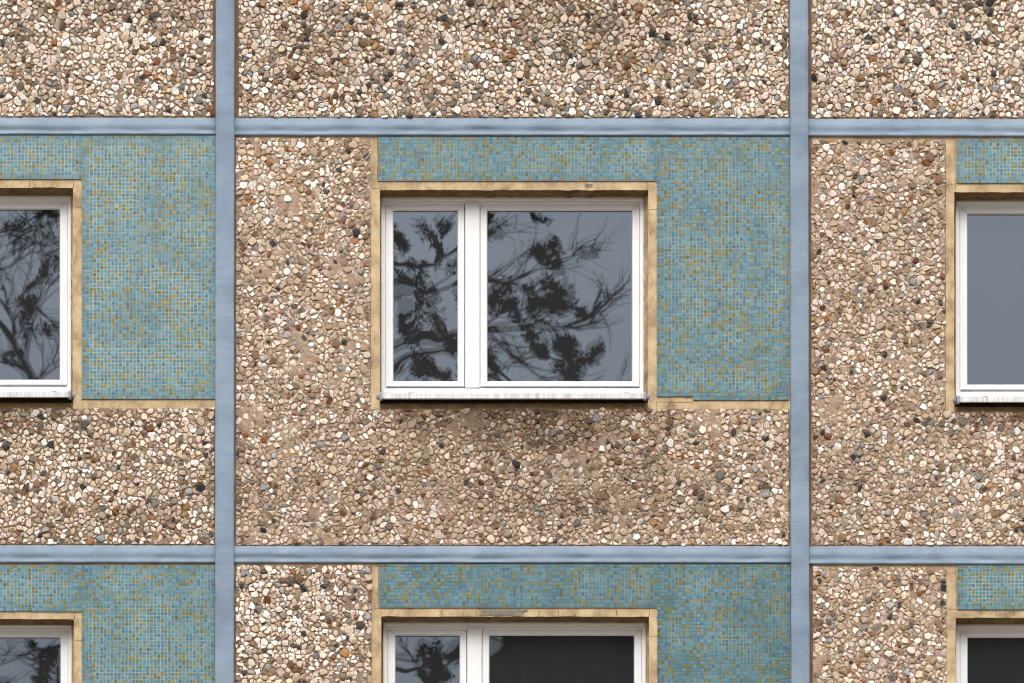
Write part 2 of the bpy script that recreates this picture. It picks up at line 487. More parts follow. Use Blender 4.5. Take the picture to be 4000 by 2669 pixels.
BLUES = [lin(86,138,154), lin(78,131,150), lin(96,142,158), lin(70,122,144), lin(106,144,158), lin(90,144,162), lin(82,130,140), lin(64,116,144)]
OLIVES = [lin(130,127,78), lin(116,116,66), lin(136,129,80), lin(94,102,68), lin(124,114,64)]
RUSTS = [lin(150,114,62), lin(138,104,56)]
def mosaic(name, parent, rects, holes=(), seed=1, grime=0.0, t=14.02):
    """glazed mosaic squares laid in sheets over pale grout"""
    rnd.seed(seed); mb = MB()
    X0 = min(r[0] for r in rects); Y0 = min(r[1] for r in rects); X1 = max(r[2] for r in rects); Y1 = max(r[3] for r in rects)
    sheet = {}
    nx_, ny_ = int(round((X1-X0)/t)), int(round((Y1-Y0)/t))
    tx = (X1-X0)/nx_; ty = (Y1-Y0)/ny_
    def inr(x, y, m=0):
        return any(r[0]-m <= x <= r[2]+m and r[1]-m <= y <= r[3]+m for r in rects)
    for i in range(nx_):
        for j in range(ny_):
            x = X0+(i+.5)*tx; y = Y0+(j+.5)*ty
            if not inr(x, y): continue
            sh = sheet.setdefault((i//16, (j+5)//16), (rnd.uniform(-1.1,1.1), rnd.uniform(-1.1,1.1), rnd.uniform(-.0002,.0002), rnd.uniform(.97,1.03)))
            if any(h[0] <= x <= h[2] and h[1] <= y <= h[3] for h in holes): continue
            if rnd.random() < .0012: continue
            x += sh[0] + rnd.gauss(0,.35); y += sh[1] + rnd.gauss(0,.35)
            r = rnd.random(); ol = .235 + .14*nz(x, y, .012, seed)
            c = rnd.choice(RUSTS) if r < .004 else rnd.choice(OLIVES) if r < ol else rnd.choice(BLUES)
            f = sh[3]*rnd.uniform(.90, 1.08)
            gr = grime*max(0, .5+nz(x, y*.3, .006, seed+5))
            f *= .90
            c = (c[0]*.93, c[1], c[2]*1.02)
            c = tuple(k*f*(1-gr*w) for k, w in zip(c, (.5,.38,.42)))
            hs_ = t*.5*rnd.uniform(.83,.89); rot = rnd.gauss(0,.02)
            tl = rnd.gauss(0,.022); tm = rnd.gauss(0,.022); y0 = -.0071 + sh[2] + rnd.gauss(0,.0002)
            vs = []
            for s_, dd in ((1.0, .0035), (.93, 0)):
                for (a, b) in ((-1,-1),(1,-1),(1,1),(-1,1)):
                    aa = (a-b*rot)*hs_*s_; bb = (b+a*rot)*hs_*s_
                    w = P(x+aa, y+bb, 0)
                    vs.append((w[0], y0+dd+(aa*tl+bb*tm)/600, w[2]))
            mb.add(vs, [(0,1,5,4),(1,2,6,5),(2,3,7,6),(3,0,4,7),(4,5,6,7)], c)
    # grout bed
    for (x0, y0, x1, y1) in rects:
        na = max(1, int((x1-x0)/14)); nb = max(1, int((y1-y0)/14)); vs = []; fs = []; cs = []
        for a in range(na+1):
            for b in range(nb+1):
                x = x0+(x1-x0)*a/na; y = y0+(y1-y0)*b/nb; w = P(x, y, 0)
                vs.append((w[0], -.0062 + .0001*nz(x,y,.06,1), w[2]))
                k = min(1, max(0, .80 + .5*nz(x, y, .009, seed+1) - 1.0*grime))
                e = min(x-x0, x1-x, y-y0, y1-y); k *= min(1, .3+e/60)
                lo_, hi_ = lin(84,100,98), lin(168,170,150)
                cs.append(tuple(p_*(1-k)+q_*k for p_, q_ in zip(lo_, hi_)))
        for a in range(na):
            for b in range(nb):
                q = a*(nb+1)+b; fs.append((q, q+1, q+nb+2, q+nb+1))
        mb.add(vs, fs); mb.c.extend(cs)
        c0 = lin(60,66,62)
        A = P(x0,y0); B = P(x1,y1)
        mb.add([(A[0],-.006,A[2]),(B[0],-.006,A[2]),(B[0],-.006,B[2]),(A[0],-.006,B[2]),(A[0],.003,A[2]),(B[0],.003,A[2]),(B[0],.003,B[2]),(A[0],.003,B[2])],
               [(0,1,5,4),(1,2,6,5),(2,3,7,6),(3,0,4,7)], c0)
    return mb.build(name, M_MOSAIC, parent)

def wall_panel(rect, hole, seed):
    """precast slab of sand-coloured concrete with the window opening cast in"""
    r = random.Random(seed); mb = MB()
    x0, y0, x1, y1 = rect
    def lines(a, b, cuts, st=28):
        ps = [a] + [c for c in cuts if a < c < b] + [b]; out = []
        for p, q in zip(ps, ps[1:]):
            k = max(1, int((q-p)/st)); out += [p+(q-p)*i/k for i in range(k)]
        return out + [b]
    if hole:
        hx0, hy0, hx1, hy1 = hole; xs = lines(x0, x1, (hx0, hx1)); ys = lines(y0, y1, (hy0, hy1))
    else: xs = lines(x0, x1, (), 200); ys = lines(y0, y1, (), 200)
    idx = {}; vs = []
    def jit(x, y):
        if not hole: return x, y
        onx = x in (hx0, hx1) and hy0-1 <= y <= hy1+1; ony = y in (hy0, hy1) and hx0-1 <= x <= hx1+1
        if onx: x += r.gauss(0, .5)
        if ony: y += r.gauss(0, .8)
        return x, y
    for i, x in enumerate(xs):
        for j, y in enumerate(ys):
            a, b = jit(x, y); w = P(a, b, 0); idx[(i,j)] = len(vs); vs.append((w[0], 0.0, w[2]))
    fs = []; fd = []
    for i in range(len(xs)-1):
        for j in range(len(ys)-1):
            if hole and hx0 <= xs[i] < hx1 and hy0 <= ys[j] < hy1: continue
            q = (idx[i,j], idx[i,j+1], idx[i+1,j+1], idx[i+1,j])
            (fd if hole and ys[j] >= hy1-.5 and ys[j+1] < hy1+60 and xs[i] >= hx0-8 and xs[i+1] <= hx1+8 else fs).append(q)  # band below the opening takes the darker material: painted sill shade
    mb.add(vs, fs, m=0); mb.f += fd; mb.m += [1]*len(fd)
    if hole:
        ia, ib = xs.index(hx0), xs.index(hx1); ja, jb = ys.index(hy0), ys.index(hy1)
        top = [idx[i, ja] for i in range(ia, ib+1)]; bot = [idx[i, jb] for i in range(ia, ib+1)]
        lef = [idx[ia, j] for j in range(ja, jb+1)]; rig = [idx[ib, j] for j in range(ja, jb+1)]
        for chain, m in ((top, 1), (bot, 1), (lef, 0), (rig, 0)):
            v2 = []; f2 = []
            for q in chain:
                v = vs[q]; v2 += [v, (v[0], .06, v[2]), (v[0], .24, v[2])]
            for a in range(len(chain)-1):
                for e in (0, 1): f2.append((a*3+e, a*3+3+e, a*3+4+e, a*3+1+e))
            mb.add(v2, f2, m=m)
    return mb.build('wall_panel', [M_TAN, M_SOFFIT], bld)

# the nine panels: rect of the slab, window opening, pebble rects, mosaic rects
VA, VB = (842, 917), (3084, 3159)       # vertical cover strips
XL, XR = -760, 4760
def panel(rect, hole, peb, mos, kind, seed, stain=(), grime=0.0, holes=()):
    w = wall_panel(rect, hole, seed)
    pebbles('pebble_facing', w, peb, kind, stain, seed=seed)
    if mos: mosaic('mosaic_facing', w, mos, holes, seed, grime)
    return w
# top row (only the strip below its windows is in the picture)
panel((XL, -560, 846, 463), None, [(XL, -560, 832, 457)], None, 'pale', 21, [(420, -80, 900, 250, .25)])
panel((913, -560, 3088, 466), None, [(933, -560, 3079, 461)], None, 'pale', 22, [(2250, 40, 620, 300, .26), (1150, 120, 300, 330, .15)])
panel((3155, -560, XR, 467), None, [(3169, -560, XR, 461)], None, 'pale', 23, [(3900, -60, 500, 200, .2)])
# middle row
panel((XL, 527, 846, 2132), (-755, 734, 285, 1575), [(XL, 1597, 838, 2127)],
      [(XL, 531, 320, 702), (320, 531, 842, 1561)], 'mixed', 31, [(-100, 1600, 420, 130, .5), (280, 1720, 24, 150, .3), (830, 1900, 22, 300, .25), (400, 2050, 500, 90, .2)])
panel((913, 531, 3088, 2136), (1484, 743, 2532, 1577), [(922, 541, 1447, 1600), (922, 1600, 3080, 2131)],
      [(1477, 537, 2566, 709), (2566, 537, 3083, 1551), (2707, 1551, 3083, 1565)], 'warm', 32,
      [(2000, 1590, 700, 190, .58), (1480, 1720, 30, 190, .3), (2535, 1740, 26, 210, .3), (2300, 1980, 700, 90, .15), (930, 1300, 26, 900, .25), (2100, 1830, 700, 330, .22), (1200, 1900, 500, 300, .12), (1000, 900, 200, 600, -.04)],
      .28, [(2560, 1551, 2707, 1570)])
panel((3155, 533, XR, 2138), (3728, 751, 4754, 1590), [(3169, 549, 3692, 1610), (3169, 1610, XR, 2130)],
      [(3736, 545, XR, 718)], 'warm', 33, [(4200, 1605, 520, 130, .6), (3730, 1720, 26, 170, .3), (3175, 1400, 26, 900, .25), (3300, 2000, 200, 300, .1)])
# bottom row
panel((XL, 2198, 846, 3190), (-755, 2420, 289, 3190), [], [(XL, 2209, 838, 2386), (323, 2209, 838, 3190)], 'pale', 41) if False else None
def panel_low(rect, hole, peb, mos, kind, seed, stain=(), grime=0.0):
    w = wall_panel(rect, hole, seed)
    if peb: pebbles('pebble_facing', w, peb, kind, stain, seed=seed)
    mosaic('mosaic_facing', w, mos, (), seed, grime); return w
panel_low((XL, 2198, 846, 3800), (-751, 2419, 289, 3256), None, [(XL, 2209, 323, 2387), (323, 2209, 838, 3232)], 'pale', 41, (), .10)
panel_low((913, 2201, 3092, 3800), (1489, 2409, 2535, 3246), [(922, 2211, 1452, 3270)], [(1482, 2205, 2573, 2376), (2573, 2205, 3087, 3226)], 'pale', 42, [(1300, 2300, 300, 100, .1)], .55)
panel_low((3157, 2204, XR, 3800), (3733, 2414, 4756, 3252), [(3175, 2219, 3697, 3270)], [(3740, 2208, XR, 2383)], 'warm', 43, (), .05)

# hairline cracks and cast joints in the sand-coloured margins, and one cement repair on a lintel
def cracks(parent, lines):
    r = random.Random(3)
    for (x0, y0, x1, y1, wd) in lines:
        mb = MB(); wd *= .8
        n = max(2, int(math.hypot(x1-x0, y1-y0)/6)); vs = []; fs = []
        dx, dy = x1-x0, y1-y0; L = math.hypot(dx, dy); ux, uy = -dy/L, dx/L; off = 0
        for i in range(n+1):
            t = i/n; off += r.gauss(0, .5); off *= .8; w = wd*r.uniform(.5, 1.2)
            a = P(x0+dx*t+ux*(off-w/2), y0+dy*t+uy*(off-w/2)); b = P(x0+dx*t+ux*(off+w/2), y0+dy*t+uy*(off+w/2))
            vs += [(a[0], -.0008, a[2]), (b[0], -.0008, b[2])]
        for i in range(n): fs.append((i*2, i*2+1, i*2+3, i*2+2))
        mb.add(vs, fs); mb.build('crack', M_CRACK, parent)
def blob(name, parent, cx, cy, rx, ry, mat, seed, th=.0022):
    r = random.Random(seed); mb = MB(); n = 40; vs = []; fs = []
    for k, (q, d) in enumerate(((1, .0005), (.93, -th), (.5, -th*1.3))):
        rr2 = random.Random(seed)
        for i in range(n):
            an = 2*math.pi*i/n; j = rr2.uniform(.8, 1.1)*q; sx = max(-1, min(1, math.cos(an)*1.25)); sy = max(-1, min(1, math.sin(an)*1.25))
            w = P(cx+rx*sx*j, cy+ry*sy*j); vs.append((w[0], d, w[2]))
    for k in range(2):
        for i in range(n): fs.append((k*n+i, k*n+(i+1)%n, (k+1)*n+(i+1)%n, (k+1)*n+i))
    fs.append(tuple(range(2*n, 3*n))); mb.add(vs, fs); return mb.build(name, mat, parent)
PANELS = [o for o in bld.children if o.name.startswith('wall_panel')]
mid_l, mid_c, mid_r, low_l, low_c, low_r = PANELS[3:9]
cracks(mid_c, [(2528,711,2528,743,2.2),(2532,819,2566,820,1.6),(2044,714,2049,742,1.6),(1452,736,1486,736,1.8),(2570,1571,2704,1572,2.4),(2566,1568,2566,1598,2.4),(1474,545,1475,708,3.0),
               (2566,1599,3080,1598,2.2),(1447,760,1448,1590,2.0)])
cracks(mid_l, [(287,705,288,735,2.4),(290,811,320,811,1.8),(116,706,113,733,3.0),(320,1563,321,1592,2.4)])
cracks(mid_r, [(3694,560,3693,1600,2.4),(3730,545,3731,750,2.4),(3695,722,3728,723,1.6)])
cracks(low_l, [(290,2388,291,2419,2.4),(293,2503,322,2503,1.6),(55,2390,54,2412,3),(140,2392,141,2414,2.4)])
cracks(low_c, [(2537,2380,2538,2410,2.2),(2538,2486,2572,2487,1.6),(1454,2380,1482,2379,1.8),(1478,2210,1479,2378,2.6),(2410,2384,2411,2406,5),(2243,2396,2244,2407,4),(2180,2386,2181,2404,3),(1725,2384,1726,2398,3),(2106,2386,2107,2404,3),(1860,2386,1861,2400,3)])
cracks(low_r, [(3734,2210,3735,2384,2.6),(3698,2380,3731,2381,1.8),(3890,2387,3891,2410,3),(3960,2387,3961,2408,4)])
blob('cement_patch', low_c, 1968, 2393, 92, 15, M_CEM, 4)
blob('cement_patch', mid_c, 2300, 726, 16, 8, M_CEM, 7, .0012)

# brown mortar bed in the joints behind the cover strips
mb = MB()
for x0, x1 in ((828, 936), (3076, 3178)):
    a = P(x0, -560); b = P(x1, 3800)
    mb.add([(a[0], .0045, a[2]), (b[0], .0045, a[2]), (b[0], .0045, b[2]), (a[0], .0045, b[2]), (a[0], .03, a[2]), (b[0], .03, a[2]), (b[0], .03, b[2]), (a[0], .03, b[2])], [(0,1,2,3),(0,1,5,4),(2,3,7,6)])
jm = mb
mb = MB()
for y0, y1 in ((452, 545), (2124, 2215)):
    a = P(XL, y0); b = P(XR, y1)
    mb.add([(a[0], .0065, a[2]), (b[0], .0065, a[2]), (b[0], .0065, b[2]), (a[0], .0065, b[2])], [(0,1,2,3)])
jm.add(mb.v, mb.f)
# ragged sandy-brown edge of mortar beside each vertical strip
for x0, x1, y0, y1, dp in ((832,844,-560,461,-.003),(915,934,-560,465,-.002),(836,844,1597,2131,-.002),(915,923,541,2133,-.003),(3157,3171,-560,465,-.002),
                           (3157,3171,540,2134,-.003),(3160,3177,2207,3270,-.003),(915,923,2205,3270,-.002),(3079,3086,-560,463,-.002),(3079,3086,1600,2133,-.002)):
    n = int((y1-y0)/24); vs = []; fs = []
    for i in range(n+1):
        y = y0+(y1-y0)*i/n; a = P(x0+rnd.uniform(-2.5,1.5), y); b = P(x1+rnd.uniform(-1.5,2.5), y)
        vs += [(a[0], .006, a[2]), (a[0]+.003, dp+rnd.uniform(-.001,.001), a[2]), (b[0]-.003, dp+rnd.uniform(-.001,.001), b[2]), (b[0], .006, b[2])]
    for i in range(n):
        for k in range(3): fs.append((i*4+k, i*4+k+1, i*4+k+5, i*4+k+4))
    jm.add(vs, fs)
jm.build('joint_mortar', M_GAP, bld)

# ------------------------------------------------------------------ cover strips over the joints
def strip_h(x0, x1, y0a, y1a, y0b, y1b, seed):
    """foil strip, lightly bulged, with a wavy crease along its lower third"""
    prof = [(0.0, .002), (.012, -.006), (.05, -.0085), (.15, -.0115), (.28, -.0165), (.40, -.020), (.50, -.021), (.58, -.0195), (.65, -.0182), (.71, -.0168), (.77, -.0172), (.84, -.0190), (.91, -.0205), (.965, -.0205), (.99, -.016), (1.0, .003)]
    n = int((x1-x0)/11); vs = []; fs = []; k = len(prof)
    for i in range(n+1):
        t = i/n; x = x0+(x1-x0)*t
        ya = y0a+(y0b-y0a)*t; yb = y1a+(y1b-y1a)*t
        wv = nz(x, 0, .006, seed); wv2 = nz(x, 0, .022, seed+2); deep = max(0, .35 + 2.4*nz(x, 0, .009, seed+4))
        for (u, d) in prof:
            y = ya+(yb-ya)*u + (wv*5+wv2*1.5)*math.sin(math.pi*min(max((u-.35)/.6, 0), 1)) + .8*nz(x, u*50, .012, seed+1)
            dd = d*.8
            if .55 < u < .93: dd += .0040*deep*math.sin(math.pi*(u-.55)/.38)
            dd += .0016*nz(x, u*80, .02, seed+3)*math.sin(math.pi*u)
            w = P(x, y, 0); vs.append((w[0], dd, w[2]))
    for i in range(n):
        for j in range(k-1):
            q = i*k+j; fs.append((q, q+1, q+k+1, q+k))
    mb = MB(); mb.add(vs, fs)
    for i in range(n+1):
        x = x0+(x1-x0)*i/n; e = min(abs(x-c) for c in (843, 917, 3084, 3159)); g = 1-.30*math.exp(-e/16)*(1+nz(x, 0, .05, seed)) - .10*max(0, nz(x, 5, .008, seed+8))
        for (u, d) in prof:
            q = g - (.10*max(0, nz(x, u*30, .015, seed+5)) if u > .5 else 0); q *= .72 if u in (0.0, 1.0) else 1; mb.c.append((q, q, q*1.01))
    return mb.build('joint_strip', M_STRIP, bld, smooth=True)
def strip_v(xa0, xa1, xb0, xb1, y0, y1, seed):
    prof = [(0.0, .003), (.012, -.022), (.04, -.026), (.12, -.0262), (.24, -.028), (.36, -.0305), (.5, -.0315), (.64, -.0305), (.76, -.028), (.88, -.0262), (.96, -.026), (.988, -.022), (1.0, .003)]
    n = int((y1-y0)/14); vs = []; fs = []; k = len(prof)
    for i in range(n+1):
        t = i/n; y = y0+(y1-y0)*t
        x0 = xa0+(xb0-xa0)*t + 1.2*nz(y, 3, .006, seed); x1 = xa1+(xb1-xa1)*t + 1.2*nz(y, 9, .006, seed+1)
        for (u, d) in prof:
            x = x0+(x1-x0)*u; w = P(x, y, 0)
            dd = d + (.0032*nz(y, u*60, .010, seed+2) + .0012*nz(y, u*60, .035, seed+6))*math.sin(math.pi*u)
            for yc in (497, 2168):                        # the strip swells where it crosses the floor joint
                dd -= .003*math.exp(-((y-yc)/38)**2)*math.sin(math.pi*u)
            vs.append((w[0], dd, w[2]))
    for i in range(n):
        for j in range(k-1):
            q = i*k+j; fs.append((q, q+1, q+k+1, q+k))
    mb = MB(); mb.add(vs, fs)
    for i in range(n+1):
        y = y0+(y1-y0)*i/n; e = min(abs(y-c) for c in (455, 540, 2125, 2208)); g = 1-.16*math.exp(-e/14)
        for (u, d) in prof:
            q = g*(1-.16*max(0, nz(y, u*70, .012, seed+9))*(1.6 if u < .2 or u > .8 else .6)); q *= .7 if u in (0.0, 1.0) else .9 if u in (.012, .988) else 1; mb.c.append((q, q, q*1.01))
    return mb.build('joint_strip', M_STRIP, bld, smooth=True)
strip_v(843, 919, 838, 914, -560, 3400, 1.3)
strip_v(3082, 3156, 3090, 3164, -560, 3400, 7.7)
strip_h(XL, 843, 459, 529, 462, 530, 2.1)
strip_h(915, 3086, 462, 533, 463, 534, 5.2)
strip_h(3155, XR, 465, 536, 470, 538, 9.4)
strip_h(XL, 843, 2130, 2201, 2132, 2202, 12.1)
strip_h(915, 3090, 2133, 2202, 2134, 2203, 15.6)
strip_h(3157, XR, 2135, 2207, 2136, 2209, 18.9)

# ------------------------------------------------------------------ windows
def inset(r, l, t, rr, b):      # insets in photo pixels
    k = 1/PPM
    return (r[0]+l*k, r[1]+b*k, r[2]-rr*k, r[3]-t*k)
def pane_mesh(name, r, dep, parent, amp, seed, twist=0.0):
    """two glass sheets, each slightly bowed as sealed units are"""
    mb = MB(); rr = random.Random(seed)
    x0, z0, x1, z1 = r; W = x1-x0; H = z1-z0
    for si, (yy, A) in enumerate(((dep, amp),)):
        nx_, nz_ = 28, 40; vs = []; fs = []
        px_ = [rr.uniform(-1, 1) for _ in range(6)]
        for i in range(nx_+1):
            for j in range(nz_+1):
                u, v = i/nx_, j/nz_
                b = (1-(2*u-1)**2)**1.0 * (1-(2*v-1)**2)**1.0
                d = A*b + .00010*px_[0]*math.sin(2*math.pi*u+px_[1]) + .00010*px_[2]*math.sin(2*math.pi*v+px_[3]) + .00005*math.sin(5*math.pi*(u+v*.6)+px_[4])*px_[5]
                d += twist*math.sin(13*math.hypot(2*u-1, (2*v-1)*1.1))*b
                vs.append((x0+W*u, yy+d, z0+H*v))
        for i in range(nx_):
            for j in range(nz_):
                q = i*(nz_+1)+j; fs.append((q, q+1+nz_, q+2+nz_, q+1))
        n0 = len(vs)
        mb.add(vs, fs)
        # rear face of the same sheet 4 mm behind, and its edge
        vb = [(v[0], v[1]+.004, v[2]) for v in vs]; mb.add(vb, [tuple(reversed(f)) for f in fs])
    return mb.build(name, M_GLASS, parent, smooth=True)

WINS = []
def make_window():
    WF = RW(1489, 771, 2516, 1538, .104)
    mb = MB()
    mb.rings([(WF, .20), (WF, .105), (inset(WF, 1, 1, 1, 1), .104), (inset(WF, 7, 9, 7, 8), .104), (inset(WF, 8, 10, 8, 9), .107), (inset(WF, 8, 10, 8, 9), .113),
              (inset(WF, 15, 20, 15, 23), .1145), (inset(WF, 17, 22, 17, 25), .118), (inset(WF, 17, 22, 17, 25), .17), (WF, .20)])
    fr = mb.build('window', M_WHITE, bld)
    # mullion
    a = RW(1817, 789, 1874, 1514, .108)
    mb = MB(); mb.rings([(a, .16), (a, .1095), (inset(a, 1.5, 1, 1.5, 1), .108)]); q = inset(a, 1.5, 1, 1.5, 1)
    mb.add([(q[0],.108,q[1]),(q[2],.108,q[1]),(q[2],.108,q[3]),(q[0],.108,q[3])], [(0,1,2,3)])
    mb.build('mullion', M_WHITE, fr)
    panes = []
    for (sx0, sx1, gx0, gx1) in ((1507, 1814, 1537, 1787), (1876, 2498, 1904, 2468)):
        so = RW(sx0, 797, sx1, 1513, .119); gi = RW(gx0, 825, gx1, 1490, .130)
        g2 = RW(gx0-3, 818, gx1+3, 1493, .119)
        mb = MB()
        mb.rings([(so, .16), (so, .1205), (inset(so, 1.5, 1.5, 1.5, 1.5), .119), (g2, .119), (gi, .130), (gi, .146), (so, .16)])
        # mitre joints: hair-line grooves from each corner of the opening to the corner of the sash
        mb.build('sash', M_WHITE, fr)
        mg = MB()
        for (ax, az, bx, bz) in ((so[0], so[3], g2[0], g2[3]), (so[2], so[3], g2[2], g2[3]), (so[0], so[1], g2[0], g2[1]), (so[2], so[1], g2[2], g2[1])):
            dx, dz = bx-ax, bz-az; L = math.hypot(dx, dz); nx_, nz_ = -dz/L*.0007, dx/L*.0007
            ax += dx*.15; az += dz*.15
            mg.add([(ax-nx_, .1187, az-nz_), (bx-nx_, .1187, bz-nz_), (bx+nx_, .1187, bz+nz_), (ax+nx_, .1187, az+nz_)], [(0,1,2,3)])
        gk = inset(gi, -.5, 1.2, -.5, -.5); mg.rings([(gi, .1295+.004), (gk, .1335), (gk, .146)])
        # gasket lip round the glass and thin mitre seams
        mg.build('gasket', M_GASKET, fr)
        # drip rail on the foot of the sash
        dr = RW(sx0+4, 1500, sx1-3, 1508, .106); mb = MB()
        mb.add([(dr[0],.120,dr[3]+.004),(dr[2],.120,dr[3]+.004),(dr[2],.107,dr[3]-.001),(dr[0],.107,dr[3]-.001),(dr[0],.106,dr[1]),(dr[2],.106,dr[1]),(dr[2],.120,dr[1]),(dr[0],.120,dr[1])],
               [(0,1,2,3),(3,2,5,4),(4,5,6,7),(0,3,4,7),(1,2,5,6)])
        mb.build('drip_rail', M_WHITE, fr)
        panes.append((gi, gx0 < 1600))
    # drainage cover caps on the bottom rail
    for cx in (1605, 2447):
        r = RW(cx-10, 1529.5, cx+10, 1534, .101); mb = MB(); mb.box(r[0], .0995, r[1], r[2], .1045, r[3]); mb.build('drain_cap', M_WHITE, fr)
    # metal sill: sheet from the frame foot to a turned-down lip
    lip = RW(1493, 1537, 2515, 1557, -.052); mb = MB()
    zt, zb = lip[3], lip[1]
    back = P(2000, 1540, .104)[2]
    back = zt + .020
    outer = [(.115, back), (-.050, zt), (-.0525, zt-.002), (-.0525, zb+.001), (-.0515, zb), (-.040, zb-.001)]
    inner = [(-.040, zb+.001), (-.0495, zb+.002), (-.0495, zt-.0035), (.115, back-.003)]
    pr = outer+inner; vs = [(lip[0], y, z) for y, z in pr] + [(lip[2], y, z) for y, z in pr]; n = len(pr)
    fs = [(i, (i+1) % n, n+(i+1) % n, n+i) for i in range(n)] + [tuple(range(n)), tuple(range(2*n-1, n-1, -1))]
    mb.add(vs, fs); mb.build('sill', M_SILL, fr)
    for (cx0, cx1, s) in ((1483, 1493, -1), (2515, 2525, 1)):
        r = RW(cx0, 1530, cx1, 1561, -.056)
        mb = MB(); z1, z0 = r[3], r[1]
        prc = [(-.056, z0+.002), (-.056, z1-.008), (-.050, z1-.001), (-.030, z1), (.115, back+.012), (.115, back-.006), (-.035, z0), (-.054, z0)]
        vs = [(r[0], y, z) for y, z in prc] + [(r[2], y, z) for y, z in prc]; n = len(prc)
        mb.add(vs, [(i, (i+1) % n, n+(i+1) % n, n+i) for i in range(n)] + [tuple(range(n)), tuple(range(2*n-1, n-1, -1))])
        mb.build('end_cap', M_CAP, fr, bevel=.0015)
        # smear of sealant against the reveal
        mb = MB(); rr = random.Random(cx0); cxm = (cx0-7) if s < 0 else (cx1+7); ring = []
        for i in range(12):
            an = 2*math.pi*i/12; k = rr.uniform(.75, 1.2)
            w = P(cxm+8*math.cos(an)*k, 1552+13*math.sin(an)*k, 0); ring.append(w)
        c = P(cxm, 1552, 0)
        vs = [(w[0], .002, w[2]) for w in ring] + [((w[0]+c[0])/2, -.007-rr.uniform(0,.004), (w[2]+c[2])/2) for w in ring] + [(c[0], -.012, c[2])]
        fs = [(i, (i+1)%12, 12+(i+1)%12, 12+i) for i in range(12)] + [(12+i, 12+(i+1)%12, 24) for i in range(12)]
        mb.add(vs, fs); mb.build('sealant', M_SEAL, fr)
    # ragged sealing strip between the frame head and the lintel, and down the sides
    mb = MB(); rr = random.Random(5)
    hd = [P(1484+(2532-1484)*i/70, 765.5, .098) for i in range(71)]; vs = []; fs = []
    for w in hd:
        j = rr.uniform(-.002, .002); vs += [(w[0], .088+j, w[2]+.016), (w[0], .092+j, w[2]+.004+j), (w[0], .099+j*.5, w[2]-.003+j), (w[0], .110, w[2]-.008)]
    for i in range(70):
        for k in range(3): fs.append((i*4+k, i*4+k+1, i*4+k+5, i*4+k+4))
    mb.add(vs, fs)
    for xa, xb in ((1484, 1490), (2515, 2522)):
        vs = []; fs = []
        for i in range(61):
            y = 766+(1536-766)*i/60; a = P(xa+rr.uniform(-.8,.8), y, .09); b = P(xb+rr.uniform(-.8,.8), y, .1); vs += [(a[0], .1+rr.uniform(-.002,.002), a[2]), (b[0], .108, b[2])]
        for i in range(60): fs.append((i*2, i*2+1, i*2+3, i*2+2))
        mb.add(vs, fs)
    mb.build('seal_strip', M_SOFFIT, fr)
    mb = MB(); vs = []; fs = []; n = 60
    for i in range(n+1):
        y = 752+(1562-752)*i/n; row = []
        for px_, dp in ((2514, .103), (2520, .100), (2524, .09), (2531, .055), (2533, .004)):
            w = P(px_+rr.uniform(-.6,.6), y, dp+rr.uniform(-.001,.001)); row.append(w)
        vs += row
    for i in range(n):
        for k in range(4): fs.append((i*5+k, i*5+k+1, i*5+k+6, i*5+k+5))
    mb.add(vs, fs); mb.build('plaster_reveal', M_TAN, fr)
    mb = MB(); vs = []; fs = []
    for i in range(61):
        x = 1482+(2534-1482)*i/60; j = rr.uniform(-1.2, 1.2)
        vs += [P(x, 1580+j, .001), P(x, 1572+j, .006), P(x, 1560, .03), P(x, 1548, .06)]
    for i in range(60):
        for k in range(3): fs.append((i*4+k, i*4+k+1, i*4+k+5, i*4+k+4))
    mb.add(vs, fs); mb.build('sill_shade_fill', M_SILL_SHADE, fr)  # sloping fill added under the sill, coloured as dark as the shade there
    return fr, panes
proto, PANES = make_window()
kids = [o for o in bpy.data.objects if o.parent == proto]
# (dx, dy) in photo pixels from the middle window, bow of (narrow, wide) pane
spots = [(0, 0, (-.0010, .0005), 'two-sash white window at the centre with branches mirrored in both panes'),
         (-2235, -6, (-.0006, -.0004), 'white window with a bare tree mirrored in its glass, beside the tall mosaic field'),
         (2242, 13, (.0004, .0010), 'white window at the right edge with plain grey sky in its glass'),
         (8, 1659, (-.0005, .0006), 'white window below the central one, its wide pane almost black'),
         (-2232, 1666, (-.0006, -.0004), 'white window in the lower left corner with twigs mirrored in its dark glass'),
         (2243, 1667, (.0012, .0010), 'white window in the lower right corner with dark empty glass')]
for i, (dx, dy, amps, lab) in enumerate(spots):
    s = (D + .13) / D / PPM
    off = Vector((dx*s, 0, -dy*s))
    if i == 0: w = proto
    else:
        w = proto.copy(); C.objects.link(w)
        w.location = off
        for k in kids:
            c = k.copy(); C.objects.link(c); c.parent = w
    w['label'] = lab
    for (gi, narrow) in PANES:
        g = inset(gi, -2, -2, -2, -2)
        pane_mesh('pane', g, .137, w, amps[0] if narrow else amps[1], 100+i*2+narrow, .000045 if narrow else .00002)
# rest of the building round the part in the picture
zt = P(0, -560)[2]; zb = P(0, 3800)[2]; xl = P(XL, 0)[0]; xr = P(XR, 0)[0]
for (x0, z0, x1, z1) in ((-22, 0, xl, 30), (xr, 0, 22, 30), (xl, zt, xr, 30), (xl, 0, xr, zb)):
    mb = MB(); mb.box(x0, .001, z0, x1, .19, z1); mb.build('outer_wall', M_ROUGHWALL, bld)
mb = MB(); mb.box(-22, .19, 29.9, 22, 11, 30.3); mb.build('roof', M_GAP, bld)
mb = MB(); mb.box(-22, 10.8, 0, 22, 11, 29.9); mb.box(-22, .19, 0, -21.8, 10.8, 29.9); mb.box(21.8, .19, 0, 22, 10.8, 29.9); mb.build('rear_wall', M_ROUGHWALL, bld)

